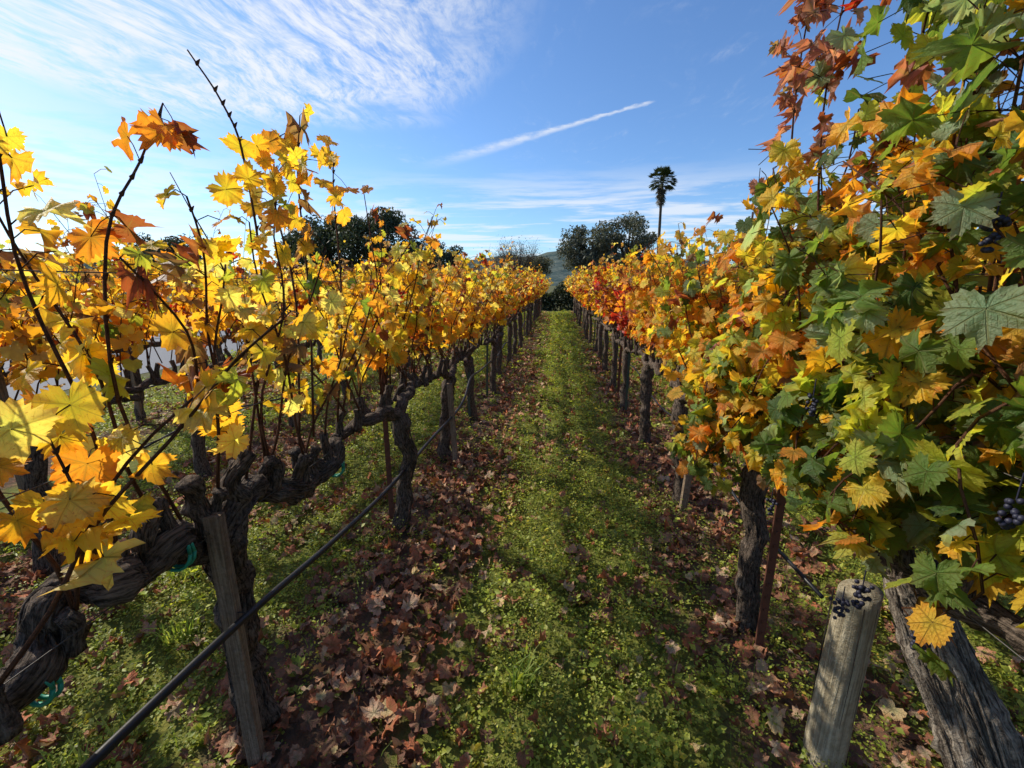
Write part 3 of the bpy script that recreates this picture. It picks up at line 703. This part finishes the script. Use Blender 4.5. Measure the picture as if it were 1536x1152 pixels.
# hills
mb=MB();na=240;nr=14
aa=np.linspace(0,2*np.pi,na,endpoint=False);rs=np.linspace(700,2400,nr)
A,RR=np.meshgrid(aa,rs,indexing='ij')
ridge=66+22*np.sin(A*3+1)+14*np.sin(A*7+2)+9*np.sin(A*13+.5)+5*np.sin(A*31)+3*np.sin(A*57+2)
prof=np.sin(np.clip((RR-700)/900,0,1)*np.pi/2)**1.5
Zh=ridge*prof*1.15-3+3*np.sin(A*90+RR*.02)*prof
Vh=np.stack([RR*np.sin(A),RR*np.cos(A),Zh],-1).reshape(-1,3)
i,j=np.meshgrid(np.arange(na),np.arange(nr-1),indexing='ij');i2=(i+1)%na
F=np.concatenate([np.stack([i*nr+j,i*nr+j+1,i2*nr+j+1],-1).reshape(-1,3),np.stack([i*nr+j,i2*nr+j+1,i2*nr+j],-1).reshape(-1,3)])
t=NT('hazy_hill_forest');g=t.n('ShaderNodeNewGeometry').outputs['Position'];n=t.noise(g,.02,6,.7)
M_h=t.out(t.bsdf(t.mix(t.sstep(n.outputs[0],.4,.6),(.06,.09,.085),(.13,.15,.125)),1,.0,n.outputs[0],.6,20).outputs[0])  # forest green turned dull and bluish, distance haze put into the base colour
mb.add(Vh,F,0);obj('hills',mb.mesh('hills',[M_h]))

# ------------------------------------------------------------------ sky
SAZ,SEL=-68,36
wd=bpy.data.worlds.new("World");sc.world=wd;wd.use_nodes=True
t=NT.__new__(NT);t.t=wd.node_tree;t.t.nodes.clear()
sky=t.n('ShaderNodeTexSky',sky_type='NISHITA');sky.sun_disc=False;sky.sun_elevation=R(SEL);sky.sun_rotation=R(SAZ)
sky.air_density=1.0;sky.dust_density=.5;sky.ozone_density=2.0
tc=t.n('ShaderNodeTexCoord').outputs['Generated'];sp=t.n('ShaderNodeSeparateXYZ');t.l(tc,sp.inputs[0])
z=t.math('MAXIMUM',sp.outputs[2],.025);px=t.math('DIVIDE',sp.outputs[0],z);py=t.math('DIVIDE',sp.outputs[1],z)
cb=t.n('ShaderNodeCombineXYZ');t.l(px,cb.inputs[0]);t.l(py,cb.inputs[1]);p=cb.outputs[0]
wn=t.noise(p,.7,3,.5)
vm=t.n('ShaderNodeVectorMath',operation='MULTIPLY_ADD');t.l(wn.outputs['Color'],vm.inputs[0]);vm.inputs[1].default_value=(.8,.8,0);t.l(p,vm.inputs[2]);pw=vm.outputs[0]
st=t.noise(t.mapv(pw,(5.0,1.6,1),(0,0,R(24))),1.0,10,.7,.2)
fi=t.noise(t.mapv(pw,(20,6,1),(0,0,R(38))),1.0,6,.7,.25)
sf=t.noise(pw,2.3,5,.6)
fx=t.math('DIVIDE',t.math('ADD',px,1.6),1.45);fy=t.math('DIVIDE',t.math('SUBTRACT',py,1.6),1.45)
dist=t.math('ADD',t.math('SQRT',t.math('ADD',t.math('MULTIPLY',fx,fx),t.math('MULTIPLY',fy,fy))),t.math('MULTIPLY',t.math('SUBTRACT',wn.outputs[0],.5),.8))
m1=t.sstep(dist,1.12,.6)
stf=t.math('ADD',t.math('MULTIPLY',st.outputs[0],.6),t.math('MULTIPLY',fi.outputs[0],.4))
cir=t.math('MULTIPLY',t.math('MULTIPLY',t.sstep(stf,.37,.60),t.sstep(sf.outputs[0],.30,.5,.12,1.0)),m1)
m2=t.math('MULTIPLY',t.sstep(px,-1.6,-4.5),t.sstep(py,9,3))
veil=t.math('MULTIPLY',t.math('MULTIPLY',t.sstep(sf.outputs[0],.35,.62),m2),.75)
ln=t.noise(t.mapv(p,(.42,.75,1),(0,0,R(14)),(3.1,1.3,0)),1.0,7,.62,.3)
m3=t.math('MULTIPLY',t.sstep(py,3.6,6.0),t.sstep(py,26,14))
low=t.math('MULTIPLY',t.math('MULTIPLY',t.sstep(ln.outputs[0],.45,.60),m3),.75)
thin=t.math('MULTIPLY',t.math('MULTIPLY',t.sstep(stf,.48,.72),t.sstep(sf.outputs[0],.45,.7)),.28)
tt=t.math('DIVIDE',t.math('ADD',t.math('SUBTRACT',t.math('MULTIPLY',px,.811),t.math('MULTIPLY',py,.584)),3.253),2.07)
cn=t.noise(p,9,5,.65)
dd=t.math('ABSOLUTE',t.math('ADD',t.math('SUBTRACT',t.math('ADD',t.math('MULTIPLY',px,.584),t.math('MULTIPLY',py,.811)),2.534),t.math('MULTIPLY',t.math('SUBTRACT',cn.outputs[0],.5),.11)))
wdt=t.sstep(tt,0,1,.15,.026)
con=t.math('MULTIPLY',t.sstep(t.math('DIVIDE',dd,wdt),1.2,.0),t.math('MULTIPLY',t.sstep(tt,-.15,.6),t.sstep(tt,1.0,.97)))
con=t.math('MULTIPLY',con,t.sstep(cn.outputs[0],.3,.62,.3,.7))
al=t.math('MAXIMUM',t.math('MAXIMUM',cir,veil),t.math('MAXIMUM',t.math('MAXIMUM',low,thin),con),clamp=True)
al=t.math('MULTIPLY',al,t.sstep(sp.outputs[2],.0,.06))
tint=t.mix(1.0,sky.outputs[0],(.72,.95,1.22),'MULTIPLY')
c=t.mix(t.math('MULTIPLY',al,.9),tint,(6.4,6.6,6.9))
bg=t.n('ShaderNodeBackground');t.l(c,bg.inputs[0]);bg.inputs[1].default_value=.145
o=t.n('ShaderNodeOutputWorld');t.l(bg.outputs[0],o.inputs[0])
sl=bpy.data.lights.new('sun','SUN');sl.energy=5;sl.angle=R(.5);sl.color=(1,.93,.80)
so=bpy.data.objects.new('sun',sl);sc.collection.objects.link(so)
sv=Vector((math.sin(R(SAZ))*math.cos(R(SEL)),math.cos(R(SAZ))*math.cos(R(SEL)),math.sin(R(SEL))))
so.rotation_euler=sv.to_track_quat('Z','Y').to_euler();so.location=(-10,10,20)
cd=bpy.data.cameras.new('camera');cd.sensor_width=36;cd.lens=15.1;cd.clip_start=.03;cd.clip_end=6000
co=bpy.data.objects.new('camera',cd);sc.collection.objects.link(co);co.location=(0,0,1.6);co.rotation_euler=(R(77),0,R(6));sc.camera=co
